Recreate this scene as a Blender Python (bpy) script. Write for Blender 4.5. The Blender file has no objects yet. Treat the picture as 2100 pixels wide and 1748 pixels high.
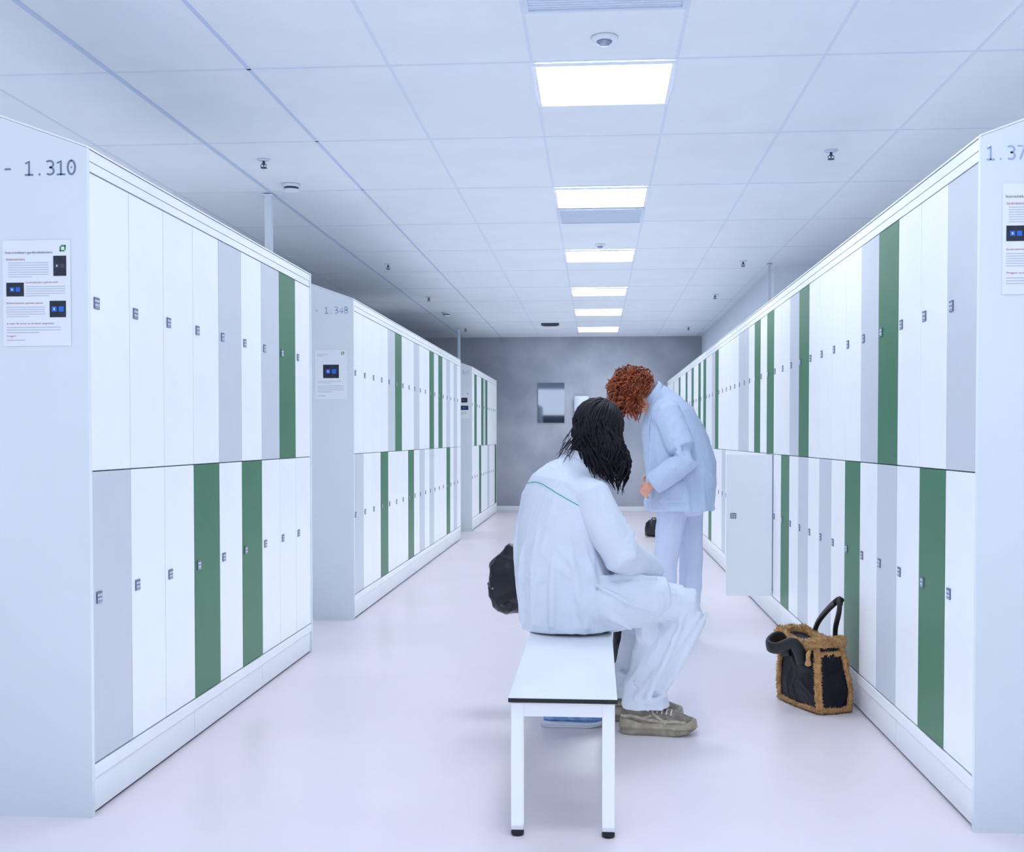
import bpy, bmesh, math, random
from mathutils import Vector, Matrix, noise
from mathutils.bvhtree import BVHTree
random.seed(11)
S = bpy.context.scene
COL = S.collection
V = Vector
PI = math.pi
S.view_settings.view_transform = 'Standard'
S.view_settings.look = 'None'
S.view_settings.exposure = 0.17

# ------------------------------------------------------------------ camera numbers
F = 2300.0; H = 1.22; HOR = 898.0
TB = 172.0 / F; YAW = math.atan(TB); PITCH = math.radians(1.4)

def ray(u):
    ta = (u - 1050.0) / F
    xy = (ta - TB) / (1 + ta * TB)
    return xy, math.cos(YAW) - math.sin(YAW) * xy
def on_z(u, v, z):
    xy, k = ray(u)
    y = (H - z) * F / (v - HOR) / k
    return V((xy * y, y, z))
def on_y(u, v, y):
    xy, k = ray(u)
    return V((xy * y, y, H - (v - HOR) * y * k / F))

# ------------------------------------------------------------------ materials
def lin(c):
    r = []
    for x in c[:3]:
        x = x / 255.0
        r.append(x / 12.92 if x <= 0.04045 else ((x + 0.055) / 1.055) ** 2.4)
    return r
def mat(name, c, rough=.5, metal=0.0, var=.05, scale=6.0, bump=0.0, bscale=150.0, emit=0.0, spec=.5, c2=None, stretch=(1, 1, 1), sheen=0.0, bdist=.01):
    m = bpy.data.materials.new(name); m.use_nodes = True
    nt = m.node_tree; b = nt.nodes['Principled BSDF']
    tc = nt.nodes.new('ShaderNodeTexCoord'); mp = nt.nodes.new('ShaderNodeMapping')
    mp.inputs['Scale'].default_value = stretch
    nt.links.new(tc.outputs['Object'], mp.inputs['Vector'])
    n = nt.nodes.new('ShaderNodeTexNoise'); n.inputs['Scale'].default_value = scale; n.inputs['Detail'].default_value = 5
    nt.links.new(mp.outputs['Vector'], n.inputs['Vector'])
    mr = nt.nodes.new('ShaderNodeMapRange'); mr.inputs['From Min'].default_value = .34; mr.inputs['From Max'].default_value = .66
    nt.links.new(n.outputs['Fac'], mr.inputs['Value'])
    mx = nt.nodes.new('ShaderNodeMix'); mx.data_type = 'RGBA'
    l = lin(c); l2 = lin(c2) if c2 else [x * (1 - var) for x in l]
    mx.inputs[6].default_value = (*l2, 1); mx.inputs[7].default_value = (*l, 1)
    nt.links.new(mr.outputs['Result'], mx.inputs[0])
    nt.links.new(mx.outputs[2], b.inputs['Base Color'])
    b.inputs['Roughness'].default_value = rough; b.inputs['Metallic'].default_value = metal
    b.inputs['Specular IOR Level'].default_value = spec
    if sheen: b.inputs['Sheen Weight'].default_value = sheen
    if emit:
        b.inputs['Emission Color'].default_value = (*l, 1); b.inputs['Emission Strength'].default_value = emit
    if bump:
        n2 = nt.nodes.new('ShaderNodeTexNoise'); n2.inputs['Scale'].default_value = bscale; n2.inputs['Detail'].default_value = 3
        nt.links.new(mp.outputs['Vector'], n2.inputs['Vector'])
        bp = nt.nodes.new('ShaderNodeBump'); bp.inputs['Strength'].default_value = bump; bp.inputs['Distance'].default_value = bdist
        nt.links.new(n2.outputs['Fac'], bp.inputs['Height']); nt.links.new(bp.outputs['Normal'], b.inputs['Normal'])
    return m

M = {}
M['floor'] = mat('resin floor', (240, 232, 239), .3, var=.04, scale=1.3, bump=.03, bscale=60, spec=.4)
M['ceil'] = mat('ceiling tile', (234, 241, 250), .9, var=.03, scale=3, bump=.06, bscale=300, spec=.1)
M['tbar'] = mat('ceiling rail', (218, 229, 246), .6, var=.02)
M['rail'] = mat('ceiling edge rail', (198, 214, 241), .6, var=.02)
M['conc'] = mat('concrete wall', (184, 188, 199), .6, c2=(148, 154, 170), scale=1.2, bump=.1, bscale=12, spec=.3)
M['wall'] = mat('painted wall', (222, 231, 243), .8, var=.03)
M['white'] = mat('white locker steel', (240, 243, 248), .42, var=.02, spec=.4)
M['panel'] = mat('locker end steel', (228, 236, 243), .5, var=.04, scale=1.5, spec=.3)
M['grey'] = mat('grey locker steel', (200, 206, 217), .45, var=.03, spec=.4)
M['green'] = mat('green locker steel', (56, 116, 84), .45, var=.05, spec=.3)
M['seam'] = mat('locker carcass', (178, 194, 214), .6, var=.03)
M['dark'] = mat('dark grey plastic', (62, 68, 90), .5, var=.1)
M['plate'] = mat('lock plate', (104, 114, 140), .45, var=.08)
M['print'] = mat('plate print', (205, 214, 230), .5, var=.02)
M['letter'] = mat('painted numbers', (110, 132, 168), .6, var=.05)
M['letter_pale'] = mat('pale painted numbers', (162, 184, 214), .6, var=.05)
M['paper'] = mat('paper', (238, 242, 249), .8, var=.02)
M['ink'] = mat('ink', (60, 66, 92), .8)
M['lines'] = mat('printed grey lines', (192, 200, 216), .8)
M['red'] = mat('red ink', (175, 45, 70), .8)
M['pic'] = mat('dark printed picture', (18, 22, 36), .6, c2=(40, 46, 66), scale=30)
M['blueglow'] = mat('blue printed symbol', (40, 110, 215), .6)
M['logo'] = mat('green logo ink', (60, 150, 80), .7)
M['plastic'] = mat('white plastic', (226, 234, 245), .4, var=.03)
M['chrome'] = mat('brushed metal', (150, 160, 185), .3, .8)
M['mirroredge'] = mat('mirror edge', (186, 192, 204), .4)
M['black'] = mat('black rubber', (18, 19, 26), .5, var=.2)
M['mirror'] = mat('mirror glass', (112, 118, 130), .03, 1.0, var=.01)
M['lamp'] = mat('lit diffuser', (238, 246, 255), .5, var=.01, emit=16.0)
M['grille'] = mat('air grille', (210, 223, 243), .5, var=.03)
M['added_wall'] = mat('grey added wall', (120, 128, 148), .8, var=.06, scale=2)
M['benchtop'] = mat('white laminate', (236, 241, 248), .25, var=.02, spec=.5)
M['cotton'] = mat('white work cotton', (216, 224, 239), .85, var=.04, scale=14, bump=.26, bscale=20, spec=.12, bdist=.014)
M['cotton2'] = mat('pale blue work cotton', (190, 206, 233), .85, var=.06, scale=14, bump=.26, bscale=20, spec=.12, bdist=.014)
M['trouser2'] = mat('pale lilac blue cotton', (202, 213, 238), .85, var=.05, scale=14, bump=.26, bscale=20, spec=.12, bdist=.014)
M['piping'] = mat('green piping', (84, 176, 156), .7)
M['skin'] = mat('skin', (222, 160, 140), .55, var=.08, scale=20)
M['eye'] = mat('eye', (235, 235, 235), .2)
M['lip'] = mat('lip', (185, 95, 90), .5)
M['hair_black'] = mat('black hair', (30, 25, 38), .6, c2=(10, 9, 18), scale=40, stretch=(1, 1, .2), spec=.25)
M['hair_red'] = mat('copper curls', (176, 86, 44), .5, c2=(98, 42, 22), scale=30)
M['shoe_tan'] = mat('taupe suede', (150, 138, 126), .8, c2=(112, 104, 98), scale=40)
M['panel_tan'] = mat('pale taupe mesh', (180, 170, 156), .8, c2=(152, 142, 130), scale=60)
M['sole_tan'] = mat('putty sole', (140, 132, 116), .7, c2=(170, 162, 146), scale=25)
M['shoe_blue'] = mat('blue knit', (120, 155, 205), .8, c2=(90, 125, 178), scale=40)
M['sole_white'] = mat('white sole', (228, 232, 242), .5)
M['lace'] = mat('laces', (205, 203, 196), .8)
M['navy'] = mat('navy leather', (22, 22, 38), .6, c2=(11, 12, 22), scale=12, bump=.3, bscale=40, spec=.22)
M['blackbag'] = mat('black bag leather', (20, 22, 38), .38, c2=(10, 11, 20), scale=10, bump=.3, bscale=30, spec=.4)
M['fleece'] = mat('tan shearling', (208, 160, 102), .95, c2=(168, 122, 72), scale=45, bump=.5, bscale=220, sheen=.3)

# ------------------------------------------------------------------ mesh helpers
ORG = {}
class MB:
    def __init__(self): self.bm = bmesh.new()
    def box(self, a, b, mi=0, bev=0.0):
        x0, x1 = sorted((a[0], b[0])); y0, y1 = sorted((a[1], b[1])); z0, z1 = sorted((a[2], b[2]))
        vs = [self.bm.verts.new(p) for p in ((x0,y0,z0),(x1,y0,z0),(x1,y1,z0),(x0,y1,z0),(x0,y0,z1),(x1,y0,z1),(x1,y1,z1),(x0,y1,z1))]
        fs = [self.bm.faces.new([vs[i] for i in q]) for q in ((0,3,2,1),(4,5,6,7),(0,1,5,4),(1,2,6,5),(2,3,7,6),(3,0,4,7))]
        for f in fs: f.material_index = mi
        if bev:
            es = list({e for f in fs for e in f.edges})
            r = bmesh.ops.bevel(self.bm, geom=es, offset=bev, segments=2, affect='EDGES', profile=.5)
            for f in r['faces']: f.material_index = mi
        return fs
    def ring(self, pts): return [self.bm.verts.new(p) for p in pts]
    def bridge(self, A, B, mi):
        n = len(A)
        for i in range(n):
            f = self.bm.faces.new((A[i], A[(i+1) % n], B[(i+1) % n], B[i])); f.material_index = mi; f.smooth = True
    def loft(self, secs, side=(0, 1, 0), n=18, cap=1.0, mi=0, power=2.0):
        """secs: (centre, a, b): a along side, b across; capped round ends"""
        C = [V(s[0]) for s in secs]; m = len(C)
        T = []
        for i in range(m):
            t = (C[min(i+1, m-1)] - C[max(i-1, 0)])
            T.append(t.normalized())
        full = []
        def add(c, t, a, b): full.append((c, t, a, b))
        r0 = min(secs[0][1], secs[0][2]) * cap; r1 = min(secs[-1][1], secs[-1][2]) * cap
        for q in (75, 45, 20):
            k = math.cos(math.radians(q)); o = math.sin(math.radians(q))
            add(C[0] - T[0]*r0*o, T[0], secs[0][1]*k, secs[0][2]*k)
        for i in range(m): add(C[i], T[i], secs[i][1], secs[i][2])
        for q in (20, 45, 75):
            k = math.cos(math.radians(q)); o = math.sin(math.radians(q))
            add(C[-1] + T[-1]*r1*o, T[-1], secs[-1][1]*k, secs[-1][2]*k)
        sd = V(side); prev = None
        for c, t, a, b in full:
            u = sd - t * sd.dot(t)
            if u.length < 1e-4: u = t.orthogonal()
            u.normalize(); w = t.cross(u)
            P = []
            for j in range(n):
                an = 2*PI*j/n; cs, sn = math.cos(an), math.sin(an)
                if power != 2.0:
                    e = 2.0/power
                    cs = math.copysign(abs(cs)**e, cs); sn = math.copysign(abs(sn)**e, sn)
                P.append(c + u*a*cs + w*b*sn)
            R = self.ring(P)
            if prev is None: self.bm.faces.new(list(reversed(R))).material_index = mi
            else: self.bridge(prev, R, mi)
            prev = R
        self.bm.faces.new(prev).material_index = mi
    def tube(self, pts, r, n=8, mi=0, side=(0.13, .2, 1), flat=1.0, cap=.6):
        rs = r if isinstance(r, (list, tuple)) else [r]*len(pts)
        self.loft([(p, q, q*flat) for p, q in zip(pts, rs)], side, n, cap, mi)
    def ell(self, c, rad, fr=None, mi=0, sub=3):
        mtx = Matrix.Translation(V(c)) @ (fr.to_4x4() if fr else Matrix.Identity(4)) @ Matrix.Diagonal((*rad, 1))
        r = bmesh.ops.create_icosphere(self.bm, subdivisions=sub, radius=1, matrix=mtx)
        for v in r['verts']:
            for f in v.link_faces: f.material_index = mi; f.smooth = True
    def lathe(self, prof, c, n=24, mi=0):
        c = V(c); prev = None; first = None
        for r, z in prof:
            R = self.ring([c + V((r*math.cos(2*PI*j/n), r*math.sin(2*PI*j/n), z)) for j in range(n)])
            if prev: self.bridge(prev, R, mi)
            else: first = R
            prev = R
        self.bm.faces.new(prev).material_index = mi
        self.bm.faces.new(list(reversed(first))).material_index = mi
    def prism_y(self, poly, y0, y1, mi=0):
        A = self.ring([(x, y0, z) for x, z in poly]); B = self.ring([(x, y1, z) for x, z in poly])
        n = len(A)
        for i in range(n):
            self.bm.faces.new((A[i], A[(i+1) % n], B[(i+1) % n], B[i])).material_index = mi
        self.bm.faces.new(list(reversed(A))).material_index = mi; self.bm.faces.new(B).material_index = mi
    def mesh(self, name):
        bmesh.ops.recalc_face_normals(self.bm, faces=self.bm.faces[:])
        me = bpy.data.meshes.new(name); self.bm.to_mesh(me); self.bm.free(); return me
    def build(self, name, mats, parent=None, smooth=False, label=None, local=False):
        me = self.mesh(name)
        if smooth:
            for p in me.polygons: p.use_smooth = True
        return put(me, name, mats, parent, label, local)

def put(me, name, mats, parent=None, label=None, local=False):
    if not isinstance(mats, (list, tuple)): mats = [mats]
    if len(me.materials): me.materials.clear()
    for q in mats: me.materials.append(q)
    o = bpy.data.objects.new(name, me); COL.objects.link(o)
    if parent is not None:
        o.parent = parent
        if not local: me.transform(Matrix.Translation(-ORG[parent.name]))
        ORG[o.name] = ORG[parent.name].copy()
    else: ORG[o.name] = V((0, 0, 0))
    if label: o['label'] = label
    return o
def tag(o, label, cat, group=None):
    o['label'] = label; o['category'] = cat
    if group: o['group'] = group
    return o
def thing(name, label, cat, loc=(0, 0, 0), group=None):
    o = bpy.data.objects.new(name, None); COL.objects.link(o); o.location = loc
    o.empty_display_size = .1
    ORG[o.name] = V(loc)
    return tag(o, label, cat, group)
def struct(o): o['kind'] = 'structure'; return o

def soft(mb, name, mats, parent, voxel=.012, iters=5, wr=None, label=None, want_bvh=False):
    me = mb.mesh('tmp'); o = bpy.data.objects.new('tmp', me); COL.objects.link(o)
    r = o.modifiers.new('r', 'REMESH'); r.mode = 'VOXEL'; r.voxel_size = voxel; r.use_smooth_shade = True
    s = o.modifiers.new('s', 'SMOOTH'); s.factor = .5; s.iterations = iters
    bpy.context.view_layer.update()
    dg = bpy.context.evaluated_depsgraph_get()
    m2 = bpy.data.meshes.new_from_object(o.evaluated_get(dg))
    bpy.data.objects.remove(o); bpy.data.meshes.remove(me)
    m2.name = name
    if wr:
        nr = [v.normal.copy() for v in m2.vertices]
        for v, q in zip(m2.vertices, nr): v.co += q * wr(v.co)
    for p in m2.polygons: p.use_smooth = True
    bvh = BVHTree.FromPolygons([v.co.copy() for v in m2.vertices], [tuple(p.vertices) for p in m2.polygons]) if want_bvh else None
    ob = put(m2, name, mats, parent, label)
    return (ob, bvh) if want_bvh else ob
def pile(src, n, ln, m, parent, seed):
    """short woolly tufts standing on a fleece part"""
    rn = random.Random(seed); me = src.data; mb = MB(); vs = me.vertices
    for i in range(n):
        v = vs[rn.randrange(len(vs))]; nr = (v.normal + V((rn.uniform(-1, 1), rn.uniform(-1, 1), rn.uniform(-1, 1)))*.7).normalized()
        a = nr.orthogonal().normalized(); b = nr.cross(a); w = .0028; L = ln*rn.uniform(.5, 1.2)
        base = [mb.bm.verts.new(v.co - nr*.001 + (a*math.cos(t)+b*math.sin(t))*w) for t in (0, 2.09, 4.19)]
        tip = mb.bm.verts.new(v.co + nr*L)
        for j in range(3): mb.bm.faces.new((base[j], base[(j+1) % 3], tip))
    o = mb.build('woolly_pile', m, parent, True, local=True); o['kind'] = 'stuff'; return o
def patch(bvh, corner, du, dv, nu, nv, d, name, m, parent, lift=.004):
    """a cloth patch laid on a surface: a grid of rays along d"""
    mb = MB(); d = V(d).normalized(); G = []
    for j in range(nv+1):
        row = []
        for i in range(nu+1):
            o = V(corner) + V(du)*(i/nu) + V(dv)*(j/nv); h = bvh.ray_cast(o, d)
            if not h[0]: return None
            edge = i in (0, nu) or j in (0, nv)
            row.append(mb.bm.verts.new(h[0] - d*(lift*.2 if edge else lift)))
        G.append(row)
    for j in range(nv):
        for i in range(nu): mb.bm.faces.new((G[j][i], G[j][i+1], G[j+1][i+1], G[j+1][i]))
    return mb.build(name, m, parent, True)

def text_mesh(body, width, height):
    cu = bpy.data.curves.new('t', 'FONT'); cu.body = body; cu.extrude = .0; cu.space_character = 1.08
    o = bpy.data.objects.new('t', cu); COL.objects.link(o); bpy.context.view_layer.update()
    me = bpy.data.meshes.new_from_object(o.evaluated_get(bpy.context.evaluated_depsgraph_get()))
    bpy.data.objects.remove(o)
    xs = [v.co.x for v in me.vertices]; ys = [v.co.y for v in me.vertices]
    sx = width / (max(xs) - min(xs)) if width else height / (max(ys) - min(ys)); sy = height / (max(ys) - min(ys))
    x0, y0 = min(xs), min(ys)
    for v in me.vertices: v.co = V(((v.co.x - x0)*sx, 0, (v.co.y - y0)*sy))
    return me
def lettering(body, x, y, z, width, height, m, parent, name='lettering'):
    me = text_mesh(body, width, height); me.transform(Matrix.Translation((x, y, z)))
    return put(me, name, m, parent)
def arc(cx, cy, rx, ry, a0, a1, n=14):
    return [(cx+rx*math.cos(math.radians(a0+(a1-a0)*i/n)), cy+ry*math.sin(math.radians(a0+(a1-a0)*i/n))) for i in range(n+1)]
GLYPH = {'-': [[(.12, .45), (.48, .45)]], '.': [[(.27, .05), (.33, .05)]],
    '1': [[(.08, .82), (.31, .97), (.31, .03)], [(.06, .03), (.56, .03)]],
    '0': [arc(.3, .5, .24, .47, 90, 450, 28), [(.29, .5), (.31, .5)]],
    '3': [[(.08, .93)] + arc(.28, .74, .23, .23, 90, -90) , arc(.28, .275, .26, .245, 90, -130)],
    '4': [[(.42, .03), (.42, .97), (.04, .28), (.58, .28)]],
    '7': [[(.05, .97), (.55, .97), (.22, .03)]],
    '2': [arc(.3, .72, .22, .25, 160, -30) + [(.06, .03), (.56, .03)]],
    '8': [arc(.3, .745, .2, .225, 90, 450, 24), arc(.3, .275, .245, .245, 90, 450, 24)]}
def number(body, x, y, z, pitch, cap, m, parent):
    """mono-spaced technical numerals as flat painted strokes, one mesh per character"""
    hw = cap*.062
    for i, ch in enumerate(body):
        if ch not in GLYPH: continue
        mb = MB()
        for st in GLYPH[ch]:
            P = [V((x + i*pitch + a*pitch*1.42, 0, z + b*cap)) for a, b in st]
            L = []
            for k, p in enumerate(P):
                t = (P[min(k+1, len(P)-1)] - P[max(k-1, 0)]).normalized(); nrm = V((-t.z, 0, t.x))
                e = V((0, 0, 0))
                if k == 0: e = -t*hw*.5
                if k == len(P)-1: e = t*hw*.5
                L.append((mb.bm.verts.new(p+nrm*hw+e+V((0, y, 0))), mb.bm.verts.new(p-nrm*hw+e+V((0, y, 0)))))
            for a, b in zip(L, L[1:]): mb.bm.faces.new((a[0], b[0], b[1], a[1]))
        mb.build('painted_character', m, parent)

# ------------------------------------------------------------------ the room
CZ = 2.9; YB = 18.75; XL = -6.0; XR = 1.74; YS = 11.2
mb = MB(); mb.box((XL, -1.6, -.1), (4, YB+.2, 0)); struct(mb.build('floor', M['floor']))
mb = MB(); mb.box((XL, -1.6, CZ), (4, YB+.2, CZ+.1))
gx = [-.29 - .645*k for k in range(9)] + [.355 + .645*k for k in range(6)]
for x in gx:
    if abs(x + 2.225) < .01: mb.box((x-.013, -1.5, CZ-.003), (x+.013, YB, CZ), 2)
    elif abs(x + 1.58) < .01: mb.box((x-.010, -1.5, CZ-.002), (x+.010, YB, CZ), 2)
    else: mb.box((x-.008, -1.5, CZ-.0015), (x+.008, YB, CZ), 1)
y = 5.05 - 1.25*5
while y < YB:
    mb.box((XL, y-.008, CZ-.002), (4, y+.008, CZ), 1); y += 1.25
struct(mb.build('ceiling', [M['ceil'], M['tbar'], M['rail']]))
mb = MB(); mb.box((XL, YB, 0), (4, YB+.2, CZ)); struct(mb.build('wall_back', M['conc']))
mb = MB(); mb.box((XL-.15, -1.6, 0), (XL, YB+.2, CZ)); struct(mb.build('wall_left', M['wall']))
mb = MB(); mb.box((XR, YS, 0), (4, YB, CZ)); mb.box((4, -1.6, 0), (4.15, YB+.2, CZ)); struct(mb.build('wall_right', M['wall']))
# added wall behind the camera: darkens the mirror, gap above lets fill light in
mb = MB(); mb.box((XL, -1.6, 0), (4, -1.5, 2.0)); struct(mb.build('wall_front_added', M['added_wall']))
mb = MB(); mb.box((XL, YB-.015, 0), (XR, YB, .075), bev=.004); struct(mb.build('baseboard_back', M['white']))

# ------------------------------------------------------------------ ceiling fittings
LIGHTS = [(2.56, 'ceiling panel light above the camera end of the aisle'),
          (5.06, 'nearest and largest lit square ceiling panel light above the aisle'),
          (7.57, 'second lit ceiling panel light from the camera, ahead of a grey grille'),
          (10.08, 'third lit ceiling panel light from the camera along the aisle'),
          (12.62, 'fourth lit ceiling panel light from the camera along the aisle'),
          (14.75, 'fifth lit ceiling panel light, last but one before the concrete wall'),
          (17.15, 'farthest lit ceiling panel light, closest to the concrete wall')]
for y0, lb in LIGHTS:
    t = thing('ceiling_light', lb, 'ceiling light', (.033, y0+.31, CZ), 'square panel lights along the aisle ceiling')
    mb = MB(); x0, x1, y1 = -.285, .35, y0+.62; z0 = CZ-.016; e = .014
    mb.box((x0, y0, z0), (x1, y0+e, CZ-.004)); mb.box((x0, y1-e, z0), (x1, y1, CZ-.004))
    mb.box((x0, y0+e, z0), (x0+e, y1-e, CZ-.004)); mb.box((x1-e, y0+e, z0), (x1, y1-e, CZ-.004))
    mb.build('frame', M['white'], t)
    mb = MB(); mb.box((x0+e, y0+e, CZ-.012), (x1-e, y1-e, CZ-.006)); mb.build('diffuser', M['lamp'], t)
def grille(y0, y1, lb):
    t = thing('ceiling_vent', lb, 'air vent', (.033, (y0+y1)/2, CZ))
    mb = MB(); x0, x1 = -.285, .35; e = .02; z0 = CZ-.014
    mb.box((x0, y0, z0), (x1, y0+e, CZ-.004)); mb.box((x0, y1-e, z0), (x1, y1, CZ-.004))
    mb.box((x0, y0+e, z0), (x0+e, y1-e, CZ-.004)); mb.box((x1-e, y0+e, z0), (x1, y1-e, CZ-.004))
    mb.build('frame', M['grille'], t)
    mb = MB(); mb.box((x0+e, y0+e, CZ-.007), (x1-e, y1-e, CZ-.004))
    n = 24
    for i in range(n):
        yy = y0+e+(y1-y0-2*e)*(i+.5)/n; mb.box((x0+e, yy-.006, CZ-.009), (x1-e, yy+.006, CZ-.007))
    mb.build('slat_panel', M['grille'], t)
grille(3.82, 4.44, 'slatted grey air vent in the ceiling nearest the camera, before the first light')
grille(8.27, 8.8, 'grey air vent panel in the ceiling just beyond the second light')
def sprinkler(u, v, lb):
    p = on_z(u, v, CZ); s0 = .85
    t = thing('sprinkler', lb, 'sprinkler', p, 'fire sprinklers on the ceiling')
    L = lambda prof: [(a*s0, b*s0) for a, b in prof]
    mb = MB(); mb.lathe(L([(.045, -.001), (.04, -.008), (.02, -.012), (.012, -.012)]), p, 20); mb.build('ceiling_plate', M['grille'], t, True)
    mb = MB(); mb.lathe(L([(.009, -.01), (.009, -.026), (.012, -.028), (.012, -.034), (.005, -.038), (.003, -.05), (.003, -.056)]), p, 12)
    for s in (-1, 1): mb.tube([p+V((s*.01, 0, -.032))*s0, p+V((s*.022, 0, -.042))*s0, p+V((s*.016, 0, -.052))*s0, p+V((s*.003, 0, -.058))*s0], .0026, 6)
    mb.build('sprinkler_head', M['dark'], t, True)
    mb = MB(); mb.lathe(L([(.004, -.056), (.022, -.058), (.024, -.061), (.004, -.062)]), p, 14); mb.build('deflector', M['dark'], t)
sprinkler(544, 331, 'dark sprinkler head above the front left lockers, close to a smoke detector')
sprinkler(797, 543, 'sprinkler head above the left side, second from the camera')
sprinkler(880, 610, 'sprinkler head above the middle left lockers, third from the camera')
sprinkler(955, 674, 'small sprinkler head at the far left, nearest the concrete wall')
sprinkler(1700, 313, 'largest dark sprinkler head above the right locker row')
sprinkler(1522, 537, 'sprinkler head on the right side, second from the camera')
sprinkler(1465, 605, 'sprinkler head on the right side, third from the camera')
sprinkler(1411, 671, 'small sprinkler head on the right side, nearest the concrete wall')
def smoke(u, v, lb):
    p = on_z(u, v, CZ); t = thing('smoke_detector', lb, 'smoke detector', p, 'smoke detectors on the ceiling')
    mb = MB(); mb.lathe([(.06, -.001), (.06, -.018), (.052, -.022)], p, 28); mb.build('base', M['plastic'], t, True)
    mb = MB(); mb.lathe([(.047, -.022), (.047, -.036)], p, 28); mb.build('sensing_slots', M['dark'], t, True)
    mb = MB(); mb.lathe([(.054, -.036), (.054, -.041), (.047, -.05), (.03, -.057), (.012, -.06)], p, 28); mb.build('cap', M['plastic'], t, True)
smoke(600, 381, 'white domed smoke detector above the front left lockers')
smoke(916, 642, 'small white smoke detector far back above the left lockers')
def sensor(u, v, s, lb):
    p = on_z(u, v, CZ); t = thing('motion_sensor', lb, 'sensor', p)
    mb = MB(); mb.lathe([(.055*s, -.001), (.055*s, -.008), (.045*s, -.016), (.034*s, -.018)], p, 28); mb.build('ring', M['plastic'], t, True)
    mb = MB(); mb.lathe([(.032*s, -.018), (.03*s, -.026), (.018*s, -.034), (.006*s, -.036)], p, 22); mb.build('lens', M['chrome'], t, True)
sensor(1238, 84, 1.05, 'round white ceiling sensor between the nearest light and the near air vent')
sensor(1230, 503, .8, 'small round ceiling sensor just before the third light')
p = on_z(1128, 664, CZ); t = thing('emergency_lamp', 'flat black ceiling fitting left of the farthest lights', 'ceiling lamp', p)
mb = MB(); mb.box(p+V((-.13, -.05, -.035)), p+V((.13, .05, -.001)), bev=.006); mb.build('housing', M['dark'], t)
mb = MB(); mb.box(p+V((-.1, -.035, -.042)), p+V((.1, .035, -.0355)), bev=.002); mb.build('cover', M['black'], t)

# ------------------------------------------------------------------ lockers
ZB, ZM, ZT, ZTOP = .168, 1.112, 2.066, 2.137
MESH = {}
def door_mesh(side, w, h, cm):
    k = (side, w, round(h, 3), cm)
    if k not in MESH:
        mb = MB(); mb.box((0, .002, 0), (-side*.018, w-.002, h), bev=.0012)
        me = mb.mesh('door'); me.materials.append(M[cm]); MESH[k] = me
    return MESH[k]
def lock_mesh(side):
    if ('lock', side) not in MESH:
        mb = MB(); mb.box((0, -.019, -.0185), (side*.004, .019, .0185), 0, bev=.001)
        for r, segs in ((.007, ((-.015, -.009), (-.006, .001), (.004, .014))), (-.006, ((-.014, -.004), (-.001, .006), (.009, .015)))):
            for a, b in segs: mb.box((side*.004, a, r-.004), (side*.0046, b, r+.004), 1)
        mb.box((side*.004, -.015, -.0155), (side*.0046, .015, -.0135), 1)
        me = mb.mesh('lock'); me.materials.append(M['plate']); me.materials.append(M['print']); MESH[('lock', side)] = me
    return MESH[('lock', side)]
DLAB = {'green': 'green door', 'grey': 'grey door'}
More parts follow.
